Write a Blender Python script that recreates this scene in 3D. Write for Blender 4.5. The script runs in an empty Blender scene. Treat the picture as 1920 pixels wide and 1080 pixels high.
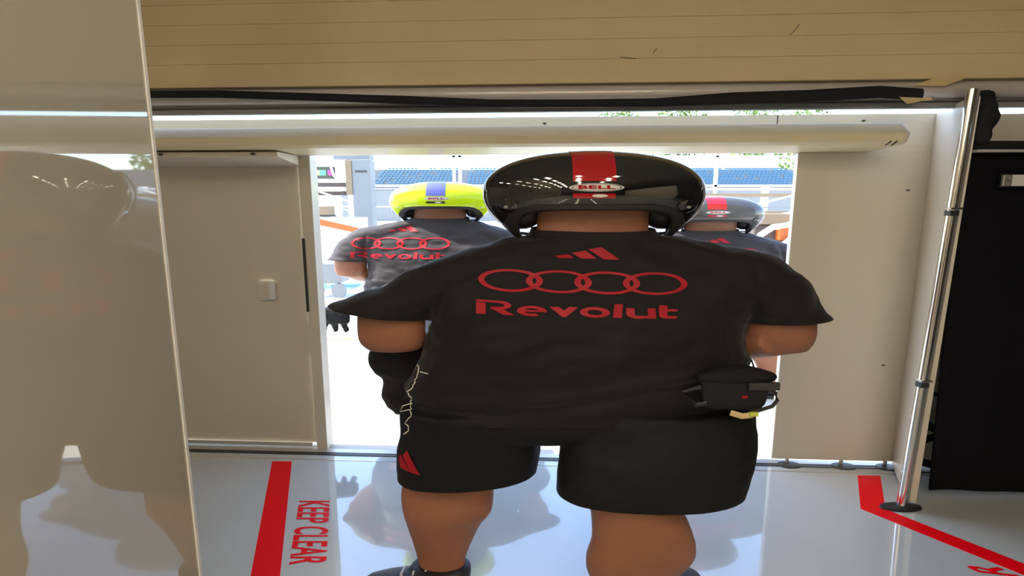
import bpy, bmesh, math, random
import numpy as np
from math import sin, cos, pi, radians, sqrt, exp
from mathutils import Vector, Matrix, noise
from mathutils.bvhtree import BVHTree

SC = bpy.context.scene
COL = SC.collection
random.seed(7)

# ------------------------------------------------------------------ camera, sky, sun, exposure
cam_d = bpy.data.cameras.new('camera')
cam_d.sensor_width = 36.0
cam_d.lens = 17.625
cam_d.clip_start = 0.05
cam_d.clip_end = 600
cam = bpy.data.objects.new('camera', cam_d)
cam.location = (0, 0, 1.61)
cam.rotation_euler = (radians(80.9), 0, 0)
COL.objects.link(cam)
SC.camera = cam

world = bpy.data.worlds.new('world')
SC.world = world
world.use_nodes = True
wn = world.node_tree
wn.nodes.clear()
sky = wn.nodes.new('ShaderNodeTexSky')
sky.sky_type = 'NISHITA'
sky.sun_disc = False
sky.sun_elevation = radians(52)
sky.sun_rotation = radians(-90)
sky.air_density = 1.0
sky.dust_density = 0.8
sky.ozone_density = 1.0
bg = wn.nodes.new('ShaderNodeBackground')
bg.inputs['Strength'].default_value = 1.0
wo = wn.nodes.new('ShaderNodeOutputWorld')
wn.links.new(sky.outputs[0], bg.inputs[0])
wn.links.new(bg.outputs[0], wo.inputs[0])

sun_d = bpy.data.lights.new('sun', 'SUN')
sun_d.energy = 11.0
sun_d.angle = radians(0.6)
sun_d.color = (1.0, 0.95, 0.86)
sun = bpy.data.objects.new('sun', sun_d)
sun.rotation_euler = Vector((-0.619, 0.031, 0.785)).to_track_quat('Z', 'Y').to_euler()
COL.objects.link(sun)

SC.view_settings.view_transform = 'Standard'
SC.view_settings.look = 'None'
SC.view_settings.gamma = 1.0
SC.view_settings.use_curve_mapping = False
SC.view_settings.exposure = 0.0
LAMP = 95.0

# ------------------------------------------------------------------ helpers
MATS = {}


def mat(name, col, rough=0.5, metal=0.0, spec=0.5, coat=0.0, bump=None, var=None, emit=None, trans=0.0, sheen=0.0, stretch=None, sss=0.0):
    if name in MATS:
        return MATS[name]
    m = bpy.data.materials.new(name)
    m.use_nodes = True
    nt = m.node_tree
    b = nt.nodes['Principled BSDF']
    b.inputs['Base Color'].default_value = (*col, 1)
    b.inputs['Roughness'].default_value = rough
    b.inputs['Metallic'].default_value = metal
    b.inputs['Specular IOR Level'].default_value = spec
    b.inputs['Coat Weight'].default_value = coat
    b.inputs['Coat Roughness'].default_value = 0.02
    b.inputs['Transmission Weight'].default_value = trans
    b.inputs['Sheen Weight'].default_value = sheen
    if sss:
        b.inputs['Subsurface Weight'].default_value = sss
        b.inputs['Subsurface Scale'].default_value = 0.02
    if emit:
        b.inputs['Emission Color'].default_value = (*emit[0], 1)
        b.inputs['Emission Strength'].default_value = emit[1]
    tc = nt.nodes.new('ShaderNodeTexCoord')
    mp = nt.nodes.new('ShaderNodeMapping')
    nt.links.new(tc.outputs['Object'], mp.inputs[0])
    if stretch:
        mp.inputs['Scale'].default_value = stretch
    if bump:
        n = nt.nodes.new('ShaderNodeTexNoise')
        n.inputs['Scale'].default_value = bump[0]
        n.inputs['Detail'].default_value = 3
        nt.links.new(mp.outputs[0], n.inputs['Vector'])
        bp = nt.nodes.new('ShaderNodeBump')
        bp.inputs['Strength'].default_value = bump[1]
        bp.inputs['Distance'].default_value = bump[2] if len(bump) > 2 else 0.01
        nt.links.new(n.outputs[0], bp.inputs['Height'])
        nt.links.new(bp.outputs[0], b.inputs['Normal'])
    if var:
        n = nt.nodes.new('ShaderNodeTexNoise')
        n.inputs['Scale'].default_value = var[0]
        n.inputs['Detail'].default_value = 4
        nt.links.new(mp.outputs[0], n.inputs['Vector'])
        r = nt.nodes.new('ShaderNodeValToRGB')
        k = var[1]
        r.color_ramp.elements[0].position = 0.3
        r.color_ramp.elements[1].position = 0.7
        r.color_ramp.elements[0].color = (*[c * (1 - k) for c in col], 1)
        r.color_ramp.elements[1].color = (*[min(1, c * (1 + k)) for c in col], 1)
        nt.links.new(n.outputs[0], r.inputs[0])
        nt.links.new(r.outputs[0], b.inputs['Base Color'])
    MATS[name] = m
    return m


def link(o, parent=None):
    COL.objects.link(o)
    if parent is not None:
        o.parent = parent
    return o


def tag(o, label=None, cat=None, group=None, kind=None):
    if label:
        o['label'] = label
    if cat:
        o['category'] = cat
    if group:
        o['group'] = group
    if kind:
        o['kind'] = kind
    return o


def empty(name, loc=(0, 0, 0)):
    o = bpy.data.objects.new(name, None)
    o.location = loc
    o.empty_display_size = 0.1
    return link(o)


TH = math.atan(0.05)
WD = Vector((cos(TH), -sin(TH), 0))       # along the pit wall, to the right
WN = Vector((sin(TH), cos(TH), 0))        # out to the pit lane
WO = Vector((0, 3.036, 0))


def W(s, n, z):
    return WO + WD * s + WN * n + Vector((0, 0, z))


class MB:
    def __init__(self):
        self.v = []
        self.f = []

    def add(self, vs, fs):
        k = len(self.v)
        self.v += [tuple(p) for p in vs]
        self.f += [tuple(i + k for i in f) for f in fs]
        return self

    def hexa(self, c):                      # 8 corners: bottom 4 ccw, top 4 ccw
        return self.add(c, [(3, 2, 1, 0), (4, 5, 6, 7), (0, 1, 5, 4), (1, 2, 6, 5), (2, 3, 7, 6), (3, 0, 4, 7)])

    def box(self, x0, x1, y0, y1, z0, z1):
        return self.hexa([(x0, y0, z0), (x1, y0, z0), (x1, y1, z0), (x0, y1, z0), (x0, y0, z1), (x1, y0, z1), (x1, y1, z1), (x0, y1, z1)])

    def wbox(self, s0, s1, n0, n1, z0, z1):
        return self.hexa([W(s0, n0, z0), W(s1, n0, z0), W(s1, n1, z0), W(s0, n1, z0), W(s0, n0, z1), W(s1, n0, z1), W(s1, n1, z1), W(s0, n1, z1)])

    def prism(self, poly, vec):
        n = len(poly)
        v = Vector(vec)
        a = [Vector(p) for p in poly]
        vs = a + [p + v for p in a]
        fs = [tuple(range(n))[::-1], tuple(range(n, 2 * n))]
        fs += [(i, (i + 1) % n, n + (i + 1) % n, n + i) for i in range(n)]
        return self.add(vs, fs)

    def loft(self, rings, cap=True):
        n = len(rings[0])
        vs = []
        for r in rings:
            vs += list(r)
        fs = []
        for k in range(len(rings) - 1):
            for i in range(n):
                j = (i + 1) % n
                fs.append((k * n + i, k * n + j, (k + 1) * n + j, (k + 1) * n + i))
        if cap:
            fs.append(tuple(range(n))[::-1])
            fs.append(tuple(range((len(rings) - 1) * n, len(rings) * n)))
        return self.add(vs, fs)

    def tube(self, path, r, n=8, flat=None, side=None):
        pts = [Vector(p) for p in path]
        rs = r if isinstance(r, (list, tuple)) else [r] * len(pts)
        rings = []
        for i, p in enumerate(pts):
            t = (pts[min(i + 1, len(pts) - 1)] - pts[max(i - 1, 0)]).normalized()
            s = Vector(side) if side else t.cross(Vector((0, 0, 1)))
            if s.length < 1e-3:
                s = t.cross(Vector((0, 1, 0)))
            s = (s - t * s.dot(t)).normalized()
            u = s.cross(t)
            q = rs[i]
            ra, rb = q if isinstance(q, (list, tuple)) else (q, q * (flat or 1))
            rings.append([p + s * (ra * cos(2 * pi * k / n)) + u * (rb * sin(2 * pi * k / n)) for k in range(n)])
        return self.loft(rings)

    def ell(self, c, r, nu=16, nv=10):
        c = Vector(c)
        rings = []
        for k in range(1, nv):
            th = pi * k / nv
            rings.append([c + Vector((r[0] * sin(th) * cos(2 * pi * i / nu), r[1] * sin(th) * sin(2 * pi * i / nu), -r[2] * cos(th))) for i in range(nu)])
        return self.loft(rings)

    def slices(self, sl, n=36, e=2.0):
        """rings stacked in z: (z, xl, xr, yb, yf)"""
        rings = []
        if len(sl) > 3:
            S = [np.array(q, float) for q in sl]
            S = [S[0] * 2 - S[1]] + S + [S[-1] * 2 - S[-2]]
            sl = []
            for i in range(1, len(S) - 2):
                a, b, c, d = S[i - 1], S[i], S[i + 1], S[i + 2]
                for k in range(5):
                    t = k / 5
                    sl.append(b * (1 + t * t * (2 * t - 3)) + c * (t * t * (3 - 2 * t)) + (c - a) * .4 * (t * (1 - t) ** 2) + (d - b) * .4 * (t * t * (t - 1)))
            sl.append(S[-2])
        for z, xl, xr, yb, yf in sl:
            cx, cy, rx, ry = (xl + xr) / 2, (yb + yf) / 2, (xr - xl) / 2, (yf - yb) / 2
            R = []
            for i in range(n):
                a = 2 * pi * i / n
                ca, sa = cos(a), sin(a)
                R.append(Vector((cx + rx * math.copysign(abs(ca) ** (2 / e), ca), cy + ry * math.copysign(abs(sa) ** (2 / e), sa), z)))
            rings.append(R)
        return self.loft(rings)

    def mesh(self, name):
        me = bpy.data.meshes.new(name)
        me.from_pydata(self.v, [], self.f)
        bm = bmesh.new()
        bm.from_mesh(me)
        bmesh.ops.recalc_face_normals(bm, faces=bm.faces)
        bm.to_mesh(me)
        bm.free()
        return me

    def build(self, name, m, parent=None, bevel=0.0, smooth=False, seg=2):
        me = self.mesh(name)
        if bevel:
            bm = bmesh.new()
            bm.from_mesh(me)
            es = [e for e in bm.edges if len(e.link_faces) == 2 and e.calc_face_angle(0) > 0.5]
            bmesh.ops.bevel(bm, geom=es, offset=bevel, segments=seg, affect='EDGES', profile=0.5, clamp_overlap=True)
            bm.to_mesh(me)
            bm.free()
        return obj(name, me, m, parent, smooth)


def obj(name, me, m, parent=None, smooth=False):
    me.materials.clear()
    me.materials.append(m)
    o = bpy.data.objects.new(name, me)
    if smooth:
        me.polygons.foreach_set('use_smooth', [True] * len(me.polygons))
        if smooth != 'all':
            me.set_sharp_from_angle(angle=radians(40))
    return link(o, parent)


def baked(o):
    """the finished mesh of an object, worked out in a scene of its own"""
    ts_ = bpy.data.scenes.new('workbench')
    ts_.collection.objects.link(o)
    vl = ts_.view_layers[0]
    vl.update()
    out = bpy.data.meshes.new_from_object(o.evaluated_get(vl.depsgraph))
    bpy.data.scenes.remove(ts_)
    bpy.data.objects.remove(o)
    return out


def evaluated(me, mods):
    o = bpy.data.objects.new('temporary', me)
    for t, kw in mods:
        md = o.modifiers.new(t, t)
        for k, v in kw.items():
            setattr(md, k, v)
    return baked(o)


def blob(mb, voxel=0.01, it=6):
    return evaluated(mb.mesh('blob'), [('REMESH', dict(mode='VOXEL', voxel_size=voxel)), ('SMOOTH', dict(factor=0.5, iterations=it))])


def cut(me, planes):
    """planes: (point, normal, test(co)) - what lies on the normal's side of the plane, among the verts that pass the test, goes"""
    bm = bmesh.new()
    bm.from_mesh(me)
    for co, no, test in planes:
        vs = {v for v in bm.verts if test(v.co)}
        es = [e for e in bm.edges if e.verts[0] in vs and e.verts[1] in vs]
        fs = [f for f in bm.faces if all(v in vs for v in f.verts)]
        bmesh.ops.bisect_plane(bm, geom=list(vs) + es + fs, plane_co=co, plane_no=no, clear_outer=False)
        no = Vector(no)
        dead = [v for v in bm.verts if test(v.co) and (v.co - Vector(co)).dot(no) > 1e-5]
        bmesh.ops.delete(bm, geom=dead, context='VERTS')
    bm.to_mesh(me)
    bm.free()
    return me


def mirrored(me, sx=-1):
    m2 = me.copy()
    for v in m2.vertices:
        v.co.x *= sx
    m2.flip_normals()
    return m2


# ---- flat artwork: every function returns a bmesh in the xy plane
def poly2d(polys):
    bm = bmesh.new()
    for p in polys:
        bm.faces.new([bm.verts.new((x, y, 0)) for x, y in p])
    bmesh.ops.triangulate(bm, faces=bm.faces)
    return bm


def arc_poly(cx, cy, ro, ri, a0, a1, n=28, sx=1.0):
    out = []
    for i in range(n):
        a, b = a0 + (a1 - a0) * i / n, a0 + (a1 - a0) * (i + 1) / n
        out.append([(cx + ro * cos(a) * sx, cy + ro * sin(a)), (cx + ro * cos(b) * sx, cy + ro * sin(b)),
                    (cx + ri * cos(b) * sx, cy + ri * sin(b)), (cx + ri * cos(a) * sx, cy + ri * sin(a))])
    return out


def text2d(s, bold=0.0, spacing=1.0):
    cu = bpy.data.curves.new('lettering', 'FONT')
    cu.body = s
    cu.offset = bold
    cu.space_character = spacing
    cu.resolution_u = 4
    o = bpy.data.objects.new('temporary', cu)
    me = baked(o)
    bm = bmesh.new()
    bm.from_mesh(me)
    bmesh.ops.triangulate(bm, faces=bm.faces)
    return bm


def fit(bm, x0, x1, y0, y1):
    xs = [v.co.x for v in bm.verts]
    ys = [v.co.y for v in bm.verts]
    a, b, c, d = min(xs), max(xs), min(ys), max(ys)
    for v in bm.verts:
        v.co = Vector((x0 + (v.co.x - a) / (b - a) * (x1 - x0), y0 + (v.co.y - c) / (d - c) * (y1 - y0), 0))
    return bm


def decal(name, bm, m, parent, mapper, step=0.03, label=None):
    xs = [v.co.x for v in bm.verts]
    ys = [v.co.y for v in bm.verts]
    for axis, lo, hi in ((0, min(xs), max(xs)), (1, min(ys), max(ys))):
        k = lo + step
        while k < hi:
            co = (k, 0, 0) if axis == 0 else (0, k, 0)
            no = (1, 0, 0) if axis == 0 else (0, 1, 0)
            bmesh.ops.bisect_plane(bm, geom=bm.verts[:] + bm.edges[:] + bm.faces[:], plane_co=co, plane_no=no)
            k += step
    for v in bm.verts:
        v.co = mapper(v.co.x, v.co.y)
    me = bpy.data.meshes.new(name)
    bm.to_mesh(me)
    bm.free()
    o = obj(name, me, m, parent, 'all')
    if label:
        o['label'] = label
    return o


# ------------------------------------------------------------------ materials
M_floor = mat('floor_epoxy', (0.54, 0.575, 0.575), 0.09, spec=0.6, coat=1.0, bump=(38, 0.05, 0.003), var=(1.2, 0.05))
M_red_paint = mat('red_floor_paint', (0.88, 0.0, 0.006), 0.5, spec=0.2)
for _m, _i in ((M_floor, 1.7),):
    _m.node_tree.nodes['Principled BSDF'].inputs['Coat IOR'].default_value = _i
M_panel = mat('partition_laminate', (0.67, 0.61, 0.51), 0.32, spec=0.4, bump=(3, 0.04, 0.01))
M_gloss = mat('gloss_partition', (0.48, 0.44, 0.37), 0.03, spec=0.8, coat=1.0)
M_gloss.node_tree.nodes['Principled BSDF'].inputs['Coat IOR'].default_value = 1.8
M_slat = mat('shutter_paint', (0.62, 0.505, 0.295), 0.55, spec=0.3, var=(2.2, 0.07), stretch=(0.3, 1, 1))
M_tube = mat('grey_metal_tube', (0.58, 0.54, 0.52), 0.3, metal=0.2)
M_band = mat('dark_rubber_band', (0.24, 0.25, 0.26), 0.45)
M_cloth = mat('black_cloth', (0.012, 0.012, 0.014), 0.75, spec=0.25, bump=(14, 0.35, 0.02))
M_curtain = mat('black_curtain', (0.004, 0.004, 0.006), 0.8, spec=0.15)
M_tape = mat('masking_tape', (0.62, 0.47, 0.24), 0.6)
M_alu = mat('polished_aluminium', (0.86, 0.82, 0.78), 0.16, metal=1.0)
M_alu_d = mat('brushed_aluminium', (0.62, 0.60, 0.57), 0.4, metal=0.8)
M_rubber = mat('black_rubber', (0.02, 0.02, 0.022), 0.5)
M_dark = mat('dark_metal', (0.05, 0.05, 0.05), 0.4, metal=0.4)
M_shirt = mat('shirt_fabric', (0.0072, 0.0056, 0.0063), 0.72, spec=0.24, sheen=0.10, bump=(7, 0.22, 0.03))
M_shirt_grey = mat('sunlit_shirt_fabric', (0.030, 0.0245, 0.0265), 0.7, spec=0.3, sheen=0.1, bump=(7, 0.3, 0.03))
M_shorts = mat('shorts_fabric', (0.0055, 0.0053, 0.0062), 0.7, spec=0.25, bump=(8, 0.25, 0.03))
M_print = mat('red_print', (0.36, 0.004, 0.014), 0.55, spec=0.3)
M_skin = mat('skin', (0.29, 0.122, 0.070), 0.5, spec=0.35, var=(5, 0.08), bump=(60, 0.06, 0.004), sss=0.05)
M_cream = mat('cream_cassette', (0.74, 0.66, 0.42), 0.4)
M_white = mat('white_plastic', (0.80, 0.79, 0.76), 0.35)
M_black_gloss = mat('black_gloss_paint', (0.006, 0.006, 0.007), 0.04, spec=0.7, coat=0.6)
M_red_gloss = mat('red_gloss_paint', (0.40, 0.002, 0.006), 0.06, spec=0.6, coat=0.5)
M_lime = mat('lime_gloss_paint', (0.55, 0.75, 0.01), 0.10, spec=0.5, coat=0.4)
M_silver = mat('grey_gloss_paint', (0.075, 0.07, 0.066), 0.2, metal=0.2, spec=0.5, coat=0.25)
M_blue = mat('blue_print', (0.10, 0.11, 0.45), 0.3)
M_liner = mat('helmet_liner', (0.014, 0.012, 0.012), 0.5)
M_badge = mat('badge_white', (0.72, 0.72, 0.68), 0.25)
M_badge_line = mat('badge_outline', (0.03, 0.03, 0.03), 0.3)
M_eye = mat('eye_white', (0.8, 0.78, 0.75), 0.2)
M_hair = mat('brown_hair', (0.05, 0.03, 0.02), 0.7)
M_visor = mat('clear_visor', (0.9, 0.92, 0.93), 0.02, trans=1.0, spec=0.5)
M_shoe = mat('shoe_black', (0.012, 0.012, 0.014), 0.5, bump=(40, 0.2, 0.004))
M_sole = mat('shoe_sole', (0.6, 0.6, 0.6), 0.5)
M_rim_light = mat('pale_rim_light', (0.82, 0.76, 0.68), 0.6)
M_tagyellow = mat('tag_yellow_green', (0.55, 0.62, 0.08), 0.5)
M_conc = mat('pit_lane_concrete', (0.62, 0.60, 0.55), 0.8, var=(0.6, 0.05))
M_roomdark = mat('garage_wall_grey', (0.10, 0.095, 0.09), 0.6)
M_ceil = mat('garage_ceiling', (0.45, 0.42, 0.36), 0.7)
M_tan = mat('tan_board', (0.24, 0.165, 0.095), 0.6)
M_orange = mat('orange_board', (0.55, 0.12, 0.02), 0.5)
M_grey = mat('grey_paint', (0.20, 0.205, 0.205), 0.5)
M_seat = mat('blue_seat_plastic', (0.022, 0.085, 0.16), 0.45)
M_screen = mat('monitor_glass', (0.02, 0.02, 0.02), 0.1)
M_brown = mat('brown_panel', (0.08, 0.055, 0.045), 0.6)
M_teal = mat('teal_paint', (0.10, 0.26, 0.27), 0.6)
M_leaf = mat('tree_leaf', (0.12, 0.20, 0.03), 0.6, var=(0.4, 0.4))
M_bark = mat('tree_bark', (0.12, 0.08, 0.05), 0.9)

# ------------------------------------------------------------------ the setting
floor = MB().hexa([(-5.2, -6.2, -.12), (5.0, -6.2, -.12), W(5.0, .03, -.12), W(-5.2, .03, -.12), (-5.2, -6.2, 0), (5.0, -6.2, 0), W(5.0, .03, 0), W(-5.2, .03, 0)]).build('floor', M_floor)
tag(floor, kind='structure')
ground = MB().wbox(-160, 200, .07, 190, -0.16, -0.006).build('ground_outside', M_conc)
tag(ground, kind='structure')
ceiling = MB().hexa([(-5.3, -6.2, 3.25), (5.1, -6.2, 3.25), W(5.1, .045, 3.25), W(-5.3, .045, 3.25), (-5.3, -6.2, 3.35), (5.1, -6.2, 3.35), W(5.1, .045, 3.35), W(-5.3, .045, 3.35)]).build('ceiling', M_ceil)
tag(ceiling, kind='structure')
tag(MB().box(-5.2, 5.0, -6.3, -6.2, -0.1, 3.35).build('wall_back', M_roomdark), kind='structure')
tag(MB().box(5.0, 5.1, -6.3, 2.8, -0.1, 3.35).build('wall_right', M_roomdark), kind='structure')
tag(MB().box(-5.3, -5.2, -6.3, 3.32, -0.1, 3.35).build('wall_far_left', M_panel), kind='structure')

# threshold channel in the floor with its bright edge strips
thr = MB().wbox(-5.0, 5.0, -0.012, 0.02, -0.02, 0.004).build('trim_threshold', M_dark)
tag(thr, kind='structure')
MB().wbox(-5.0, 5.0, -0.075, -0.068, -0.01, 0.0025).build('edge_strip', M_alu, thr)
MB().wbox(-5.0, 5.0, 0.02, 0.07, -0.05, 0.006).build('sill_plate', M_alu_d, thr)


def floor_poly(name, pts, m=M_red_paint):
    MB().prism([(x, y, 0.0) for x, y in pts], (0, 0, 0.0012)).build(name, m, floor)


floor_poly('floor_line', [(-1.541, 3.005), (-1.157, 1.99), (-0.92, 1.36), (-0.79, 1.36), (-1.027, 1.99), (-1.415, 3.005)][::-1])
floor_poly('floor_line', [(2.105, 2.835), (2.239, 2.828), (2.018, 2.487), (1.888, 2.492)][::-1])
floor_poly('floor_line', [(2.018, 2.487), (2.62, 1.711), (2.545, 1.637), (1.888, 2.492)][::-1])


def floor_text(s, origin, du, dv, w, h):
    """du: reading direction, dv: letter-up direction"""
    bm = fit(text2d(s, 0.018), 0, w, 0, h)
    o, a, b = Vector((*origin, 0.0016)), Vector((*du, 0)), Vector((*dv, 0))
    return decal('floor_lettering', bm, M_red_paint, floor, lambda x, y: o + a * x + b * y, 5)


floor_text('KEEP CLEAR', (-1.185, 2.565), (0.165, -0.505), (1, 0.0), 1.0, 0.174)
dl = Vector((1.888 - 2.545, 2.492 - 1.637)).normalized()
floor_text('KEEP CLEAR', (2.205 - dl.x * 0.76, 2.045 - dl.y * 0.76), dl, (-1.0, 0.18), 0.76, 0.17)

# glossy partition beside the camera
wl = MB().box(-0.83, -0.80, -4.6, 1.155, 0.0, 3.0).build('wall_left', M_gloss, bevel=0.003)
tag(wl, kind='structure')
MB().box(-0.806, -0.797, 1.150, 1.158, 0.0, 3.0).build('edge_trim', M_white, wl)
tag(MB().box(2.9, 2.95, -4.6, 0.2, 0.0, 2.4).build('wall_side_partition', M_panel), kind='structure')
tag(MB().box(-5.2, -0.83, -4.65, -4.6, 0.0, 3.25).build('wall_left_back', M_panel), kind='structure')

# the partition with the doorway
hd = MB().wbox(-5.1, 2.40, 0.03, 0.075, 1.925, 2.135).build('wall_front', M_panel)
tag(hd, kind='structure')
for s_, z_ in ((0.19, 2.098), (2.0, 2.098)):
    MB().tube([W(s_, 0.03, z_), W(s_, 0.026, z_)], 0.011, 10, 0.45).build('screw', M_dark, hd)
MB().wbox(1.52, 1.524, 0.027, 0.031, 2.05, 2.135).build('panel_joint', M_dark, hd)
rp = MB().wbox(1.655, 2.40, 0.03, 0.07, 0.030, 1.925).build('wall_front_right', M_panel, bevel=0.003)
tag(rp, kind='structure')
for s_, z_ in ((2.29, 1.71), (2.27, 0.66)):
    MB().tube([W(s_, 0.03, z_), W(s_, 0.026, z_)], 0.012, 10, 0.35).build('screw', M_dark, rp)
for s_ in (1.755, 2.09, 2.36):
    MB().tube([W(s_, 0.01, 0.0), W(s_, 0.01, 0.007)], [(0.078, 0.045), (0.07, 0.04)], 20, side=WD).build('foot_disc', M_dark, rp)
    MB().tube([W(s_, 0.04, 0.004), W(s_, 0.04, 0.03)], 0.012, 8).build('foot_stem', M_alu_d, rp)
# return panel, towards the camera, ending at the aluminium post
A, B = Vector((2.395, 2.95, 0)), Vector((2.165, 2.53, 0))
nrm = Vector((B.y - A.y, -(B.x - A.x), 0)).normalized() * 0.04
ret = MB().hexa([A + Vector((0, 0, .02)), B + Vector((0, 0, .02)), B - nrm + Vector((0, 0, .02)), A - nrm + Vector((0, 0, .02)),
                 A + Vector((0, 0, 2.135)), B + Vector((0.04, 0, 2.135)), B + Vector((0.04, 0, 2.135)) - nrm, A - nrm + Vector((0, 0, 2.135))]).build('wall_return', M_panel)
tag(ret, kind='structure')
# partition beyond the post
fr = MB().wbox(2.45, 4.9, 0.03, 0.07, 0.03, 1.90).build('wall_front_side', M_panel)
tag(fr, kind='structure')
MB().tube([W(2.55, 0.0, 0.0), W(2.55, 0.0, 0.008)], [(0.09, 0.05), (0.08, 0.045)], 20, side=WD).build('foot_disc', M_dark, fr)
fh = MB().hexa([(2.36, 2.74, 1.905), (4.9, 2.62, 1.905), (4.9, 2.66, 1.905), (2.36, 2.78, 1.905), (2.36, 2.74, 2.095), (4.9, 2.62, 2.095), (4.9, 2.66, 2.095), (2.36, 2.78, 2.095)]).build('wall_front_header_side', M_panel)
tag(fh, kind='structure')

# aluminium post with round foot
post = empty('aluminium_post', (2.11, 2.50, 0))
tag(post, 'slim polished aluminium post with a round black foot beside the black curtain', 'post')
tp, bt = Vector((0.075, 0.0, 2.165)), Vector((0.0, 0.0, 0.02))
MB().tube([bt, tp], 0.021, 12).build('tube', M_alu, post, smooth=True)
MB().hexa([bt + Vector(d) for d in ((0.014, 0.0, 0), (0.052, 0.012, 0), (0.052, 0.05, 0), (0.014, 0.05, 0))] +
          [tp + Vector(d) for d in ((0.014, 0.0, 0), (0.052, 0.012, 0), (0.052, 0.05, 0), (0.014, 0.05, 0))]).build('channel', M_alu_d, post)
MB().tube([(0, 0, 0), (0, 0, 0.012), (0, 0, 0.022)], [0.115, 0.11, 0.04], 28, 0.34, side=(1, 0, 0)).build('foot_disc', M_rubber, post, smooth=True)
for z_ in (0.72, 1.60):
    c_ = bt.lerp(tp, z_ / 2.165)
    MB().box(c_.x - .028, c_.x + .018, c_.y - .028, c_.y + .01, z_ - .03, z_ - .004).build('clamp', M_dark, post, bevel=.003)
    MB().box(c_.x - .03, c_.x + .03, c_.y - .03, c_.y + .012, z_, z_ + .012).build('clamp_ring', M_alu, post, bevel=.003)

# left sliding leaf with its carriage box
dl_ = MB().wbox(-5.0, -1.335, 0.10, 0.145, 0.035, 1.93).build('door_1', M_panel, bevel=0.002)
tag(dl_, kind='structure')
MB().wbox(-1.335, -1.325, 0.092, 0.15, 0.035, 1.90).build('edge_trim', M_white, dl_)
MB().wbox(-5.0, -1.36, 0.085, 0.15, 0.012, 0.036).build('bottom_rail', M_alu_d, dl_)
fp = MB().wbox(-1.318, -1.245, 0.06, 0.16, 0.0, 1.93).build('trim_door_post', M_panel, bevel=0.004)
tag(fp, kind='structure')
MB().wbox(-1.322, -1.308, 0.05, 0.062, 0.95, 1.42).build('brush_strip', M_dark, fp)
cb = empty('door_carriage_box', W(-2.2, 0, 1.9))
tag(cb, 'pale wedge shaped carriage box under the header above the left door leaf', 'box')
cbm = MB()
Lw = -cb.location
prof = [(-0.20, 1.895), (-0.20, 1.921), (0.09, 1.921), (0.09, 1.862)]
cbm.prism([W(-5.0, n, z) + Lw for n, z in prof], WD * 3.69)
cbm.build('casing', M_panel, cb)
for s_ in (-1.99, -1.45):
    MB().tube([W(s_, -0.20, 1.909) + Lw, W(s_, -0.205, 1.909) + Lw], 0.014, 10, 0.5).build('screw', M_dark, cb)
# little sensor on the leaf
se = empty('door_sensor', W(-1.565, 0.10, 1.085))
tag(se, 'small white rounded sensor stuck on the left door leaf', 'sensor')
MB().box(-0.085, 0.03, -0.035, 0.0, -0.065, 0.06).build('housing', M_white, se, bevel=0.018, seg=3)
MB().box(-0.088, 0.0, -0.042, -0.02, -0.055, 0.05).build('cover', M_panel, se, bevel=0.012, seg=3)

# cassette over the doorway
cs = empty('roller_cassette', W(0, 0, 1.98))
tag(cs, 'long cream cassette of a roller blind fixed on the header over the doorway', 'blind')
Lc = -cs.location
prof = [(0.028, 1.925), (-0.255, 1.932), (-0.285, 1.945), (-0.30, 1.985), (-0.225, 2.045), (0.028, 2.06)]
MB().prism([W(-5.0, n, z) + Lc for n, z in prof], WD * 7.02).build('casing', M_cream, cs, bevel=0.004)
MB().prism([W(2.02, n, z) + Lc for n, z in prof], WD * 0.02).build('end_cap', M_panel, cs, bevel=0.004)
for k in (0, 1):
    pass
tg = MB()
for k in (0, 1):
    tg.prism([W(1.95 + k * .03, n, z) + Lc for n, z in ((-0.250, 1.928), (-0.289, 1.942), (-0.291, 1.948), (-0.25, 1.936))], WD * 0.008)
tg.build('vent_slit', M_dark, cs)

# garage shutter overhead: slats, round bar and dark seal
sh = empty('overhead_shutter', (0, 2.75, 2.25))
tag(sh, 'beige overhead shutter of wide horizontal slats above the doorway', 'shutter')
zs = [2.248, 2.365, 2.462, 2.562, 2.662, 2.762, 2.862, 2.962, 3.062, 3.162, 3.262]
NF = -0.285
for k in range(len(zs) - 1):
    a, b = zs[k] + 0.0004, zs[k + 1] - 0.0004
    h = b - a
    pr = [(NF, a), (NF - 0.0006, a + .002), (NF + 0.0004, b - .003), (NF + 0.0016, b), (NF + 0.04, b), (NF + 0.04, a)]
    MB().prism([W(-5.2, n, z) - sh.location for n, z in pr], WD * 10.2).build('slat', M_slat, sh)
MB().wbox(-5.2, 5.0, -0.235, -0.20, 2.16, 2.30).build('backing_rail', M_tube, sh).location = -sh.location
MB().tube([W(-5.2, -0.25, 2.202) - sh.location, W(5.0, -0.25, 2.202) - sh.location], 0.040, 16).build('bottom_bar', M_tube, sh, smooth=True)
MB().wbox(-5.2, 5.0, -0.232, -0.20, 2.118, 2.17).build('rubber_seal', M_band, sh).location = -sh.location
MB().wbox(-5.2, 5.0, -0.24, -0.236, 2.145, 2.150).build('seal_lip', M_dark, sh).location = -sh.location
# scuffs on the slats
for (s0, z0, s1, z1) in ((1.42, 2.475, 1.45, 2.515), (1.408, 2.466, 1.418, 2.472), (0.735, 2.388, 0.75, 2.41), (0.57, 2.372, 0.65, 2.362)):
    MB().tube([W(s0, NF - 0.002, z0) - sh.location, W(s1, NF - 0.002, z1) - sh.location], 0.0018, 5).build('scuff', M_brown, sh)

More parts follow.
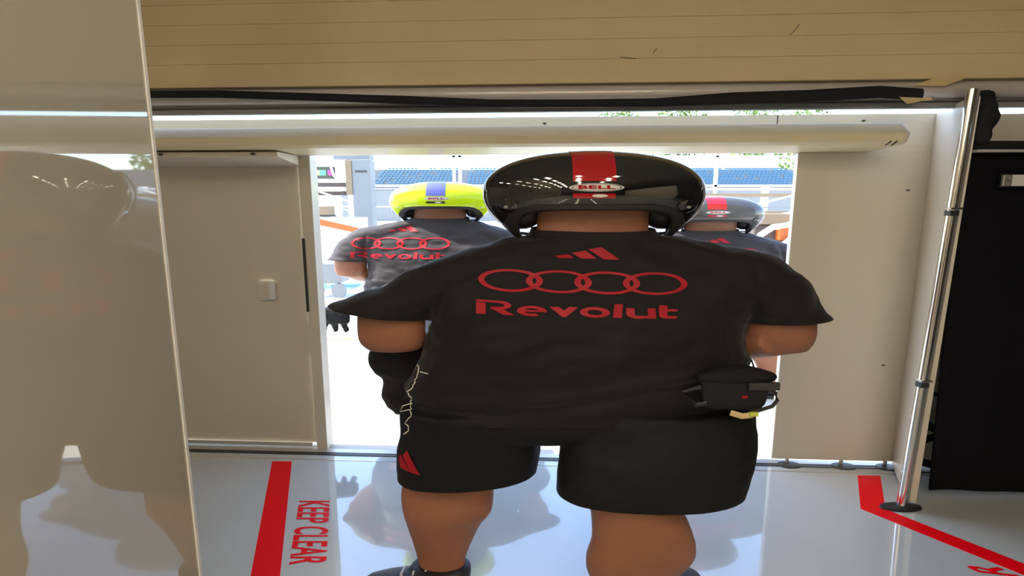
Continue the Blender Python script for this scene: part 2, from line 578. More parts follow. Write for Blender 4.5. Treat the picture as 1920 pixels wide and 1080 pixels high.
# black cloth sleeve sagging across the shutter bar
cl = MB()
path = [(-2.25, 2.213, .018), (-1.95, 2.212, .018), (-1.55, 2.205, .019), (-1.05, 2.19, .02), (-0.55, 2.165, .021), (-0.1, 2.148, .02), (0.35, 2.140, .019), (0.75, 2.143, .022), (1.15, 2.155, .03), (1.5, 2.168, .031), (1.85, 2.178, .03), (2.06, 2.17, .028)]
rings = []
for i, (s_, z_, r_) in enumerate(path):
    c_ = W(s_, -0.315, z_)
    rings.append([c_ + WN * (0.014 * cos(a)) + Vector((0, 0, r_ * sin(a) * (1 + 0.12 * sin(3.1 * i + a)))) for a in [2 * pi * k / 10 for k in range(10)]])
cl.loft(rings)
o = cl.build('cloth_sleeve', M_cloth, smooth=True)
tag(o, 'long black cloth sleeve sagging along the shutter bar above the doorway', 'cloth')
# bundled cloth behind the post top
bn = MB()
for (x, y, z, rx, ry, rz) in ((2.295, 2.545, 2.13, .05, .025, .045), (2.31, 2.535, 2.05, .05, .03, .08), (2.29, 2.53, 1.97, .045, .02, .06)):
    bn.ell((x, y, z), (rx, ry, rz))
bm_ = blob(bn, 0.012, 4)
for v in bm_.vertices:
    d = noise.noise(v.co * 22) * 0.014
    v.co += v.normal * d
o = obj('cloth_bundle', bm_, M_cloth, None, 'all')
tag(o, 'black cloth bundled and knotted behind the top of the aluminium post', 'cloth')
o = MB().box(2.275, 2.33, 2.60, 2.605, 1.89, 1.93).build('paper_label', M_panel, bevel=0.002)
tag(o, 'small pale paper label under the black cloth bundle at the post', 'label')


def tape(pts, label):
    m = MB().prism([W(s_, n, z) for s_, n, z in pts], -WN * 0.0025)
    tag(m.build('masking_tape', M_tape), label, 'tape', 'strips of masking tape')


tape([(2.02, -0.305, 2.212), (2.13, -0.305, 2.252), (2.29, -0.305, 2.252), (2.17, -0.305, 2.208)], 'wide beige tape strip crossing the grey shutter bar above the post')
tape([(1.94, -0.335, 2.152), (2.05, -0.335, 2.146), (2.09, -0.335, 2.150), (2.10, -0.335, 2.135), (2.05, -0.335, 2.132), (1.98, -0.335, 2.118)], 'short pointed beige tape piece hanging below the black cloth sleeve')

# black curtain at the right with its clip board
cu = empty('black_curtain', (2.8, 2.56, 0.05))
tag(cu, 'tall flat black curtain hanging at the right edge beside the aluminium post', 'curtain')
cm = MB()
nx, nz = 40, 12
for side in (0, 1):
    pass
vs, fs = [], []
for j in range(nz + 1):
    f = j / nz
    for i in range(nx + 1):
        g = i / nx
        x = (2.335 + (2.265 - 2.335) * f) + g * 1.75
        y = 2.585 - 0.05 * g + 0.006 * sin(g * 31 + 2 * f) * (1 - 0.5 * f)
        vs.append((x - 2.8, y - 2.56, 0.052 + f * 1.845 - 0.05 + 0.004 * sin(g * 17) * (1 - f)))
for j in range(nz):
    for i in range(nx):
        a = j * (nx + 1) + i
        fs.append((a, a + 1, a + nx + 2, a + nx + 1))
cm.add(vs, fs)
cme = evaluated(cm.mesh('panel'), [('SOLIDIFY', dict(thickness=0.012))])
obj('panel', cme, M_curtain, cu, 'all')
MB().box(-0.52, 1.3, -0.03, 0.02, 1.83, 1.842).build('top_rail', M_tube, cu)
MB().box(-0.53, 1.3, -0.012, 0.03, 1.848, 1.885).build('top_hem', M_cloth, cu)
ch = empty('card_holder', (2.52, 2.535, 1.74))
tag(ch, 'grey clip holding a blank white card on the black curtain', 'clip')
MB().box(-0.10, -0.055, -0.014, 0.012, -0.025, 0.03).build('clip', M_alu_d, ch, bevel=.004)
MB().tube([(-0.083, -0.02, 0.02), (-0.083, -0.03, 0.0), (-0.083, -0.02, -0.02)], 0.005, 6).build('clip_lever', M_alu, ch)
MB().box(-0.055, 0.2, -0.008, 0.0, -0.024, 0.03).build('card', M_badge, ch)
MB().box(-0.10, 0.2, -0.0, 0.012, -0.03, 0.034).build('backplate', M_dark, ch)

# straps between post and curtain
for k, (pts, lb) in enumerate(((((2.34, .568), (2.45, .56)), 'upper thin black strap between the post and the curtain'),
                               (((2.34, .40), (2.45, .345), (2.45, .31), (2.34, .272)), 'folded black strap low down between the post and the curtain'),
                               (((2.34, .16), (2.42, .14), (2.50, .12)), 'thick black strap nearest the floor between the post and the curtain'))):
    m = MB()
    m.tube([(x, 2.72, z) for x, z in pts], [(0.012, 0.012 + 0.012 * (k > 0))] * len(pts), 8, side=(0, 1, 0))
    tag(m.build('strap', M_cloth, smooth=True), lb, 'strap', 'straps behind the post')

# lamps of the garage ceiling; far left row added to brighten the door leaf
M_lamp = mat('lamp_tube', (1, 1, 1), 0.5, emit=((1.0, 0.86, 0.66), LAMP))
lamp0 = None
for x, ys in ((-0.6, (-5.4, -4.4, -3.4, -2.4, -1.4, -0.4)), (0.25, (-5.4, -4.4, -3.4, -2.4, -1.4, -0.4)), (1.15, (-5.4, -4.4, -3.4, -2.4, -1.4, -0.4)), (-2.8, (-1.4, -0.4, 0.6))):
    for y in ys:
        r = empty('ceiling_or_fill_lamp', (x, y, 3.2))
        tag(r, 'slim ceiling strip lamp out of view, the far left row added as fill', 'lamp', 'strip lamps of the garage ceiling and added fill row')
        if lamp0 is None:
            lamp0 = (MB().box(-.09, .09, -.34, .34, 0.0, .045).build('housing', M_white, r), MB().box(-.03, .03, -.22, .22, -.02, 0.0).build('diffuser', M_lamp, r))
        else:
            for c in lamp0:
                d = c.copy()
                COL.objects.link(d)
                d.parent = r


# ------------------------------------------------------------------ people
CX, CY = 0.31, 1.95


def L(sl):
    return [(z, a - CX, b - CX, c - CY, d - CY) for z, a, b, c, d in sl]


def P3(x, y, z):
    return Vector((x - CX, y - CY, z))


def hand(mb, wrist, d, up, sx):
    """palm and five bent fingers; d: direction, up: thumb side"""
    w = Vector(wrist)
    d, up = Vector(d).normalized(), Vector(up).normalized()
    sd = d.cross(up)
    mb.tube([w, w + d * .05, w + d * .10, w + d * .15], [(.028, .034), (.024, .048), (.024, .052), (.018, .044)], 12, side=sd)
    for i, ln in enumerate((.085, .098, .09, .07)):
        o_ = w + d * .12 + up * (.042 - .028 * i)
        p1 = o_ + d * (ln * .45)
        p2 = p1 + d * (ln * .32) + sd * (.028 * sx)
        p3 = p2 + d * (ln * .10) + sd * (.045 * sx)
        mb.tube([o_, p1, p2, p3], [.0125, .012, .0115, .010], 8)
    o_ = w + d * .03 + up * .035
    mb.tube([o_, o_ + d * .035 + up * .035, o_ + d * .075 + up * .05], [.017, .014, .012], 8)


def build_body():
    mb = MB()
    torso = [(0.765, -.36, .90, 1.80, 2.12), (.80, -.39, .93, 1.77, 2.16), (.92, -.39, .94, 1.75, 2.21), (1.0, -.35, .92, 1.76, 2.20), (1.14, -.29, .88, 1.77, 2.14),
             (1.25, -.30, .92, 1.80, 2.10), (1.33, -.27, .92, 1.83, 2.08), (1.40, -.14, .82, 1.86, 2.06), (1.46, .02, .62, 1.89, 2.04), (1.50, .085, .545, 1.905, 2.035)]
    mb.slices(L(torso), e=2.3)
    mb.slices(L([(1.44, .09, .54, 1.90, 2.04), (1.50, .092, .538, 1.905, 2.035), (1.56, .095, .535, 1.91, 2.04), (1.62, .09, .54, 1.90, 2.06)]))
    # head: skull, jaw, nose, ears
    mb.ell(P3(.316, 1.985, 1.675), (.27, .105, .118), 24, 14)
    mb.ell(P3(.316, 2.02, 1.61), (.20, .075, .075), 20, 12)
    mb.tube([P3(.316, 2.075, 1.69), P3(.316, 2.10, 1.655), P3(.316, 2.108, 1.64)], [(.02, .012), (.035, .016), (.045, .014)], 10, side=(1, 0, 0))
    mb.tube([P3(.24, 2.085, 1.597), P3(.316, 2.097, 1.595), P3(.39, 2.085, 1.597)], [.008, .011, .008], 8)
    for s in (-1, 1):
        mb.ell(P3(.316 + s * .275, 1.98, 1.66), (.025, .022, .035), 10, 8)
    # left arm
    mb.slices(L([(1.36, -.40, -.05, 1.87, 2.04), (1.30, -.52, -.2, 1.87, 2.04), (1.22, -.605, -.33, 1.87, 2.04), (1.14, -.618, -.345, 1.875, 2.035), (1.08, -.612, -.35, 1.88, 2.03), (1.045, -.58, -.37, 1.90, 2.02)]))
    mb.tube([P3(-.48, 1.94, 1.105), P3(-.44, 2.08, 1.075), P3(-.30, 2.28, 1.055), P3(-.10, 2.42, 1.03), P3(-.02, 2.44, 1.03)], [(.12, .055), (.125, .062), (.10, .055), (.05, .035), (.035, .036)], 18)
    hand(mb, P3(-.04, 2.44, 1.03), (1, .08, -.05), (0, .1, 1), -1)
    # right arm
    mb.slices(L([(1.40, .65, 1.02, 1.87, 2.04), (1.34, .78, 1.12, 1.87, 2.04), (1.25, .91, 1.185, 1.87, 2.04), (1.15, .935, 1.212, 1.87, 2.04), (1.09, .94, 1.212, 1.875, 2.035), (1.04, .97, 1.19, 1.90, 2.02)]))
    mb.tube([P3(1.08, 1.94, 1.09), P3(1.03, 2.05, 1.05), P3(.90, 2.24, 1.0), P3(.68, 2.42, .985), P3(.60, 2.44, .985)], [(.13, .06), (.15, .068), (.12, .06), (.05, .036), (.035, .036)], 18)
    hand(mb, P3(.62, 2.44, .985), (-1, .08, .05), (0, .1, 1), 1)
    # legs
    mb.slices(L([(.82, -.40, .08, 1.78, 2.12), (.72, -.42, .07, 1.78, 2.10), (.62, -.43, .04, 1.80, 2.08), (.52, -.45, -.07, 1.84, 2.04), (.43, -.463, -.075, 1.83, 2.03), (.36, -.457, -.085, 1.83, 2.02), (.30, -.445, -.13, 1.85, 2.01), (.22, -.425, -.165, 1.87, 2.0), (.14, -.408, -.195, 1.885, 1.995), (.08, -.40, -.20, 1.88, 2.0), (.035, -.42, -.19, 1.87, 2.02)]))
    mb.tube([P3(-.27, 1.91, .045), P3(-.40, 1.915, .04), P3(-.52, 1.91, .033), P3(-.59, 1.905, .03)], [(.05, .035), (.06, .04), (.06, .03), (.04, .022)], 14)
    mb.slices(L([(.82, .26, .91, 1.74, 2.10), (.72, .25, .88, 1.70, 2.03), (.62, .25, .80, 1.66, 1.94), (.53, .28, .62, 1.66, 1.87), (.46, .30, .66, 1.65, 1.86), (.36, .305, .70, 1.645, 1.85), (.29, .285, .705, 1.65, 1.84), (.22, .29, .66, 1.67, 1.83), (.14, .33, .58, 1.69, 1.81), (.08, .34, .56, 1.68, 1.82), (.035, .33, .58, 1.67, 1.84)]))
    mb.tube([P3(.42, 1.72, .045), P3(.55, 1.82, .045), P3(.70, 1.92, .035), P3(.76, 1.95, .03)], [(.05, .035), (.06, .04), (.06, .03), (.04, .022)], 14)
    return blob(mb, 0.0105, 5)


def folds(me, amp, sc, waist=False):
    nor = [v.normal.copy() for v in me.vertices]
    for v, nv in zip(me.vertices, nor):
        c = v.co
        q = Vector((c.x * 1.6 + c.z * 2.0, c.y * 4, c.z * 5 - c.x * 1.2)) * sc
        d = amp * noise.noise(q) + amp * 0.5 * noise.noise(q * 2.3)
        if waist and -.09 < c.y < .03 or waist and c.y < .03 and c.z > 1.1:
            for xa, xb in ((-.20, -.31), (.90, .935)):
                f = (1.42 - c.z) / .27
                if 0 < f < 1:
                    u = c.x - (xa + (xb - xa) * f - CX)
                    d -= .010 * exp(-(u / .016) ** 2) * sin(pi * f) - .006 * exp(-((u - .05) / .03) ** 2) * sin(pi * f)
        if waist and c.y < .05:
            zz = c.z - (.945 + .085 * (c.x + .1) + .02 * sin(4 * c.x))
            d += .010 * exp(-(zz / .016) ** 2) - .007 * exp(-((zz + .035) / .014) ** 2) + .006 * exp(-((zz + .075) / .02) ** 2)
        v.co += nv * d


def build_shirt():
    mb = MB()
    torso = [(0.60, -.43, .97, 1.73, 2.18), (.72, -.445, .985, 1.72, 2.22), (.80, -.45, .985, 1.715, 2.235), (.92, -.42, .975, 1.715, 2.24), (1.0, -.385, .955, 1.72, 2.23), (1.14, -.325, .915, 1.735, 2.17),
             (1.25, -.34, .96, 1.765, 2.13), (1.33, -.30, .95, 1.795, 2.11), (1.40, -.17, .85, 1.83, 2.09), (1.46, -.01, .66, 1.865, 2.07), (1.515, .07, .56, 1.89, 2.05), (1.56, .075, .555, 1.895, 2.05)]
    mb.slices(L(torso), e=2.4)
    mb.slices(L([(1.495, -.02, .25, 1.89, 2.04), (1.46, -.125, .3, 1.87, 2.05), (1.40, -.33, .2, 1.85, 2.06), (1.36, -.42, .05, 1.845, 2.065), (1.30, -.53, -.05, 1.84, 2.07), (1.25, -.66, -.19, 1.835, 2.075), (1.22, -.735, -.29, 1.835, 2.08), (1.15, -.79, -.33, 1.83, 2.085)]))
    mb.slices(L([(1.502, .40, .66, 1.89, 2.04), (1.475, .40, .80, 1.87, 2.05), (1.445, .45, .93, 1.86, 2.055), (1.41, .5, 1.06, 1.85, 2.06), (1.35, .6, 1.145, 1.845, 2.065), (1.28, .74, 1.20, 1.84, 2.07), (1.22, .85, 1.24, 1.835, 2.075), (1.18, .91, 1.268, 1.83, 2.08), (1.12, .92, 1.30, 1.83, 2.085)]))
    # loose front of the shirt bulging over the belly to the left
    mb.slices(L([(1.08, -.45, .3, 2.0, 2.30), (1.02, -.60, .5, 2.02, 2.36), (.95, -.655, .5, 2.04, 2.38), (.88, -.64, .5, 2.04, 2.38), (.83, -.60, .5, 2.04, 2.38), (.75, -.60, .5, 2.04, 2.37), (.68, -.54, .5, 2.02, 2.35), (.62, -.46, .45, 2.0, 2.33)]))
    me = blob(mb, 0.0105, 7)
    folds(me, 0.014, 2.1, True)
    cut(me, [(P3(0, 1.73, .815), (0.0, -.30, -1), lambda c: c.z < .95),
             (P3(-.734, 1.95, 1.228), (-.13, 0, -.99), lambda c: c.x < -.335 - CX + (c.z - 1.14) * .5 and c.z > 1.04 and c.y < 2.15 - CY),
             (P3(1.261, 1.95, 1.183), (.055, 0, -1), lambda c: c.x > .925 - CX and c.z > 1.04 and c.y < 2.15 - CY),
             (P3(0, 1.95, 1.528), (0, -.12, 1), lambda c: c.z > 1.4)])
    return me


def build_shorts():
    mb = MB()
    mb.slices(L([(.98, -.39, .955, 1.735, 2.19), (.85, -.435, .985, 1.725, 2.20), (.78, -.45, .97, 1.72, 2.18), (.745, -.44, .96, 1.74, 2.14), (.725, -.42, .94, 1.77, 2.10)]), e=2.3)
    mb.slices(L([(.84, -.45, .125, 1.73, 2.15), (.72, -.455, .12, 1.74, 2.13), (.62, -.47, .115, 1.75, 2.11), (.54, -.475, .105, 1.77, 2.10), (.44, -.48, .095, 1.775, 2.10)]), e=2.3)
    mb.slices(L([(.86, .21, .96, 1.70, 2.12), (.75, .20, .95, 1.66, 2.06), (.68, .185, .935, 1.63, 2.02), (.58, .17, .895, 1.61, 1.95), (.50, .165, .87, 1.61, 1.92), (.42, .16, .865, 1.61, 1.92)]), e=2.3)
    me = blob(mb, 0.0105, 5)
    folds(me, 0.006, 2.0)
    cut(me, [(P3(-.17, 1.95, .535), (.06, .0, -1), lambda c: c.x < .14 - CX),
             (P3(.53, 1.76, .545), (.0, 0, -1), lambda c: c.x > .142 - CX)])
    return me


SH_T = [0.0, .08, .16, .24, .32, .40, .48, .54, .60, .66, .72, .78, .84, .90, .95, 1.0]
HC = Vector((.316 - CX, 1.972 - CY, 1.662))
HR = (.432, .158, .160)


def helmet_mesh(k=1.0, drop=0.0, opening=True, nphi=64):
    def D(phi):                              # phi = 0 at the nape
        q = abs((phi + pi) % (2 * pi) - pi)
        side = exp(-((q - 1.50) / .50) ** 2)
        return .043 + .112 * side + drop
    rows = []
    for t in SH_T:
        row = []
        for i in range(nphi):
            phi = 2 * pi * i / nphi
            if t <= .6:
                th = t / .6 * pi / 2
                rho, z = sin(th) ** 0.86, HR[2] * cos(th) ** 0.84
            else:
                s = (t - .6) / .4
                q = abs((phi + pi) % (2 * pi) - pi)
                rho, z = 1 - (.08 + .22 * exp(-((q - 1.55) / .6) ** 2)) * s ** 2.0, -s * D(phi)
            row.append((HC.x + HR[0] * k * rho * sin(phi), HC.y - HR[1] * k * rho * cos(phi), HC.z + z * (k if t <= .6 else 1)))
        rows.append(row)
    vs = [rows[0][0]]
    for r in rows[1:]:
        vs += r
    fs = [(0, 1 + i, 1 + (i + 1) % nphi) for i in range(nphi)]
    for j in range(len(rows) - 2):
        for i in range(nphi):
            a, b = 1 + j * nphi, 1 + (j + 1) * nphi
            fs.append((a + i, b + i, b + (i + 1) % nphi, a + (i + 1) % nphi))

    def keep(f):
        c = sum((Vector(vs[i]) for i in f), Vector()) / len(f)
        d = c - HC
        return not (d.y > 0.03 and d.z < .055 and abs(d.x) < .36)
    if opening:
        fs = [f for f in fs if keep(f)]
    return MB().add(vs, fs).mesh('helmet')


def bvh(me):
    return BVHTree.FromPolygons([v.co[:] for v in me.vertices], [p.vertices[:] for p in me.polygons])


BODY, SHIRT, SHORTS = build_body(), build_shirt(), build_shorts()
HELM = helmet_mesh()
HB = bvh(HELM)


def hmap(x, a):
    """helmet: x across, a = angle from the crown down the back"""
    d = Vector((0, -sin(a), cos(a)))
    hit = HB.ray_cast(Vector((HC.x + x, HC.y, HC.z)), d)[0]
    return (hit if hit else Vector((HC.x + x, HC.y, HC.z)) + d * .15) + d * .0018


def oval2d(w, h, n=40, wi=0, hi=0):
    if wi:
        return poly2d([[(w * cos(2 * pi * i / n), h * sin(2 * pi * i / n)), (w * cos(2 * pi * (i + 1) / n), h * sin(2 * pi * (i + 1) / n)),
                        (wi * cos(2 * pi * (i + 1) / n), hi * sin(2 * pi * (i + 1) / n)), (wi * cos(2 * pi * i / n), hi * sin(2 * pi * i / n))] for i in range(n)])
    return poly2d([[(0, 0), (w * cos(2 * pi * i / n), h * sin(2 * pi * i / n)), (w * cos(2 * pi * (i + 1) / n), h * sin(2 * pi * (i + 1) / n))] for i in range(n)])


def rect2d(x0, x1, y0, y1):
    return poly2d([[(x0, y0), (x1, y0), (x1, y1), (x0, y1)]])


def shift(bm, dx, dy):
    for v in bm.verts:
        v.co.x += dx
        v.co.y += dy
    return bm


def helmet(root, shell_m, stripe_m, small_m, shell_label, stripe=(-.10, .055), text_m=None, has_badge=True):
    me = evaluated(HELM, [('SOLIDIFY', dict(thickness=0.010, offset=-1.0)), ('SUBSURF', dict(levels=1, render_levels=1))])
    h = obj('helmet', me, shell_m, root, 'all')
    h['label'] = shell_label
    lin = evaluated(helmet_mesh(.955, .020), [('SOLIDIFY', dict(thickness=0.02, offset=-1.0))])
    obj('liner', lin, M_liner, h, 'all')
    # edge bead along the ear pieces
    # decals
    mx = (stripe[0] + stripe[1]) / 2
    decal('stripe', rect2d(stripe[0], stripe[1], -1.0, 1.31), stripe_m, h, hmap, .05)
    decal('stripe_block', rect2d(stripe[0] + .002, stripe[1] - .002, 1.585, 1.69), small_m, h, hmap, .05)
    decal('badge', shift(oval2d(.098, .092), mx + .008, 1.45), M_badge, h, hmap, .03)
    up = lambda x, a: hmap(x, a) + Vector((0, -.0012, 0))
    dn = lambda x, a: hmap(x, -a) + Vector((0, -.0024, 0))
    decal('badge_outline', shift(oval2d(.090, .082, 40, .085, .073), mx + .008, 1.45), M_badge_line, h, up, .03)
    decal('badge_lettering', shift(fit(text2d('BELL', 0.04, 1.05), -.066, .066, -.04, .04), mx + .008, -1.445), M_red_gloss, h, dn, .03)
    decal('block_oval', shift(oval2d(.028, .034), mx + .02, 1.635), M_badge, h, up, .02)
    # visor with pivots
    vis = helmet_mesh(1.035, 0.03, False)
    bm = bmesh.new()
    bm.from_mesh(vis)
    dead = [f for f in bm.faces if not (f.calc_center_median().y > HC.y + .045 and -.10 < f.calc_center_median().z - HC.z < .085)]
    bmesh.ops.delete(bm, geom=dead, context='FACES')
    bm.to_mesh(vis)
    bm.free()
    obj('visor', evaluated(vis, [('SOLIDIFY', dict(thickness=0.003))]), M_visor, h, 'all')
    for s in (-1, 1):
        hit = HB.ray_cast(HC + Vector((s * .335, -.3, -.045)), Vector((0, 1, 0)))
        c = hit[0] if hit[0] else HC + Vector((s * .4, 0, -.03))
        n = hit[1] if hit[0] else Vector((s, 0, 0))
        if n.y > 0:
            n = -n
        q = n.to_track_quat('Z', 'Y').to_matrix()
        m = MB()
        m.loft([[c + q @ Vector((r * 1.5 * cos(t), r * .9 * sin(t), zz)) for t in [2 * pi * k / 20 for k in range(20)]] for r, zz in ((.030, -.006), (.030, .004), (.022, .009))])
        m.build('visor_pivot', shell_m, h, smooth=True)
        m = MB()
        m.loft([[c + q @ Vector((r * 1.5 * cos(t), r * .9 * sin(t), zz)) for t in [2 * pi * k / 12 for k in range(12)]] for r, zz in ((.006, .006), (.006, .013), (.003, .014))])
        m.build('pivot_screw', M_alu_d, h, smooth=True)
        # cheek pad and chin strap
        MB().ell(HC + Vector((s * .28, .03, -.075)), (.085, .06, .062), 18, 12).build('cheek_pad', M_liner, h, smooth=True)
        m = MB()
        m.tube([HC + Vector((s * .37, 0.0, -.10)), HC + Vector((s * .30, .02, -.15)), HC + Vector((s * .15, .07, -.165)), HC + Vector((0.0, .09, -.17))], [(.012, .006)] * 4, 8, side=(0, 1, 0))
        m.build('chin_strap', M_rubber, h, smooth=True)
    return h


def glyphs_wordmark():
    """the seven letter word on the shirt backs: a split-stem R and round bold lower case"""
    P = []
    w = .23
    # R
    P += [[(0, .86), (.62, .86), (.62, 1.0), (0, 1.0)]]
    P += [[(0, 0), (.25, 0), (.25, .80), (0, .80)]]
    P += arc_poly(.60, .69, .31, .13, -pi / 2, pi / 2, 14)
    P += [[(.38, .38), (.60, .38), (.60, .56), (.38, .56)], [(.42, .40), (.70, .40), (1.00, 0), (.70, 0)]]
    x = 1.05
    # e
    P += arc_poly(x + .38, .355, .38, .19, radians(-5), radians(300), 26)
    P += [[(x + .17, .29), (x + .76, .29), (x + .76, .43), (x + .17, .43)]]
    x += .82
    # v
    P += [[(x, .70), (x + .25, .70), (x + .50, .18), (x + .40, 0), (x + .33, 0)], [(x + .75, .70), (x + .50, .70), (x + .26, .18), (x + .33, 0), (x + .43, 0)]]
    x += .78
    # o
    P += arc_poly(x + .38, .355, .38, .185, 0, 2 * pi, 30)
    x += .84
    # l
    P += [[(x, 0), (x + .22, 0), (x + .26, .98), (x + .04, .98)]]
    x += .34
    # u
    P += [[(x, .28), (x + .21, .28), (x + .21, .70), (x, .70)], [(x + .55, 0), (x + .76, 0), (x + .76, .70), (x + .55, .70)]]
    P += arc_poly(x + .32, .30, .32, .12, pi, 1.72 * pi, 16)
    P += [[(x + .34, 0), (x + .58, .03), (x + .58, .20), (x + .36, .17)]]
    x += .84
    # t
    P += [[(x, .20), (x + .22, .20), (x + .24, .92), (x + .02, .92)], [(x, .48), (x + .50, .48), (x + .50, .64), (x, .64)]]
    P += arc_poly(x + .22, .22, .22, .01, pi, 1.5 * pi, 8) + [[(x + .2, 0), (x + .46, 0), (x + .46, .17), (x + .2, .17)]]
    return poly2d(P)


def prints(shirt, me, x0, x1, zr, shear=0.0):
    """zr: heights (mark bottom/top, rings centre/half height, word bottom/top) on the back; x0..x1 across the rings"""
    T = bvh(me)

    def smap(x, z):
        z2 = z + shear * (x - x0)
        hit = T.ray_cast(Vector((x, -2, z2)), Vector((0, 1, 0)))
        return (hit[0] if hit[0] else Vector((x, -.2, z2))) + Vector((0, -.0035, 0))
    w = x1 - x0
    k = w / 1735.0
    bars = [[(708, 180), (825, 165), (865, 195), (740, 198)], [(848, 152), (965, 130), (1055, 197), (925, 197)], [(985, 118), (1100, 98), (1245, 200), (1115, 202)]]
    zb, zt = zr[0], zr[1]
    bm = poly2d([[(x0 + (x - 65) * k, zb + (202 - y) / 104.0 * (zt - zb)) for x, y in b][::-1] for b in bars])
    decal('bar_emblem', bm, M_print, shirt, smap, .03)
    P = []
    R = w / 8.2 * 1.28
    step = (w - 2 * R) / 3
    hz = zr[3]
    for i in range(4):
        cx = x0 + R + i * step
        P += [[(x, zr[2] + (y) * hz) for x, y in q] for q in arc_poly(cx, 0, 1.0, .80, 0, 2 * pi, 40, 1.0) for q in [[(cx + (x - cx) * R, y) for x, y in q]]]
    decal('ring_emblem', poly2d(P), M_print, shirt, smap, .03)
    decal('back_lettering', fit(glyphs_wordmark(), x0 - .005, x0 + w * .945, zr[4], zr[5]), M_print, shirt, smap, .03)


def shoe(root, heel, ankle, toe, mx):
    s = MB()
    h, a, t = Vector(heel), Vector(ankle), Vector(toe)
    path = [h, h.lerp(t, .2), h.lerp(t, .45), h.lerp(t, .7), h.lerp(t, .9), t]
    rad = [(.05, .03), (.085, .05), (.085, .05), (.085, .04), (.07, .03), (.03, .018)]
    zc = [.05, .055, .05, .042, .036, .033]
    s.tube([Vector((p.x, p.y, z)) for p, z in zip(path, zc)], rad, 16, side=None)
    s.slices([(.03, a.x - .12, a.x + .12, a.y - .075, a.y + .075), (.07, a.x - .125, a.x + .125, a.y - .075, a.y + .075), (.105, a.x - .135, a.x + .125, a.y - .072, a.y + .075)])
    o = obj('shoe', blob(s, .009, 4), M_shoe, root, 'all')
    so = MB()
    d = (t - h).normalized()
    n = Vector((-d.y, d.x, 0)) * .09
    so.prism([Vector((q.x, q.y, 0.0)) for q in (h - n * .6 - d * .03, h.lerp(t, .3) - n, h.lerp(t, .75) - n, t - n * .4, t + n * .4, h.lerp(t, .75) + n, h.lerp(t, .3) + n, h + n * .6 - d * .03)], (0, 0, .024))
    so.build('sole', M_rubber, o, bevel=.006)
    m = MB()
    for f in (.34, .46, .58):
        c = h.lerp(t, f)
        m.tube([c + n * .8 + Vector((0, 0, .075)), c + Vector((0, 0, .112 - f * .03)), c - n * .8 + Vector((0, 0, .07))], .006, 6)
    m.build('laces', M_sole, o)
    return o


def person(loc, mirror, zscale, label, shell, stripe_m, small_m, hl, shirt_m, xw, zr, shear, yaw=0.0):
    root = empty('person', loc)
    root.scale = (1, 1, zscale)
    root.rotation_euler = (0, 0, yaw)
    tag(root, label, 'person')
    f = mirrored if mirror else (lambda m: m.copy())
    sx = -1 if mirror else 1
    body = obj('body', f(BODY), M_skin, root, 'all')
    for s in (-1, 1):
        MB().ell(P3(.316 + s * .10, 2.078, 1.675), (.032, .012, .011), 12, 8).build('eye', M_eye, body, smooth=True)
    hair = MB()
    hair.ell(P3(.316, 1.972, 1.70), (.275, .108, .105), 20, 12)
    hair.build('hair', M_hair, body, smooth=True)
    sm = f(SHIRT)
    shirt = obj('shirt', evaluated(sm, [('SOLIDIFY', dict(thickness=0.006, offset=-1.0))]), shirt_m, root, 'all')
    prints(shirt, sm, xw[0], xw[1], zr, shear)
    sho = obj('shorts', evaluated(f(SHORTS), [('SOLIDIFY', dict(thickness=0.006, offset=-1.0))]), M_shorts, root, 'all')
    helmet(root, shell, stripe_m, small_m, hl)
    for hx, hy, ax, ay, tx, ty in ((-.22, 1.89, -.30, 1.935, -.64, 1.895), (.40, 1.66, .455, 1.75, .80, 1.97)):
        shoe(root, ((hx - CX) * sx, hy - CY, 0), ((ax - CX) * sx, ay - CY, 0), ((tx - CX) * sx, ty - CY, 0), sx)
    return root, shirt, sho


ZR = (1.431, 1.475, 1.350, .0395, 1.229, 1.279)
ZR_FAR = (1.418, 1.462, 1.325, .048, 1.202, 1.256)
main, mshirt, mshorts = person((CX, CY, 0), False, 1.0, 'person in black helmet with red stripe, black shirt and shorts, standing nearest in the doorway',
                               M_black_gloss, M_red_gloss, M_red_gloss, 'glossy black open helmet with a red centre stripe', M_shirt, (-.436, .332), ZR, -.02)
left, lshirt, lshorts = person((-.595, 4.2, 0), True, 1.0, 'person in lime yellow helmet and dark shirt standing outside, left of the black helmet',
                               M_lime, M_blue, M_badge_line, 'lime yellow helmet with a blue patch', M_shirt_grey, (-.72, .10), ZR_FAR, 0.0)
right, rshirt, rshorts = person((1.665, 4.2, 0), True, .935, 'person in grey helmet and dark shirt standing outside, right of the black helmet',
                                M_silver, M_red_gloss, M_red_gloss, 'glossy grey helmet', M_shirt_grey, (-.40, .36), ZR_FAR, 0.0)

# small emblems on the shorts of the nearest person
TS = bvh(SHORTS)


def shmap(x, z):
    hit = TS.ray_cast(Vector((x, -2, z)), Vector((0, 1, 0)))
    return (hit[0] if hit[0] else Vector((x, 0, z))) + Vector((0, -.004, 0))


decal('bar_emblem', poly2d([[(-.75, .60), (-.70, .60), (-.745, .66), (-.755, .64)], [(-.735, .66), (-.70, .60), (-.66, .60), (-.715, .69)]]), M_print, mshorts, shmap, .03)
decal('ring_emblem', poly2d([[(x * .07 + .565, y * .022 + .50) for x, y in q] for q in arc_poly(0, 0, 1, .75, 0, 2 * pi, 20)]), M_print, mshorts, shmap, .03)

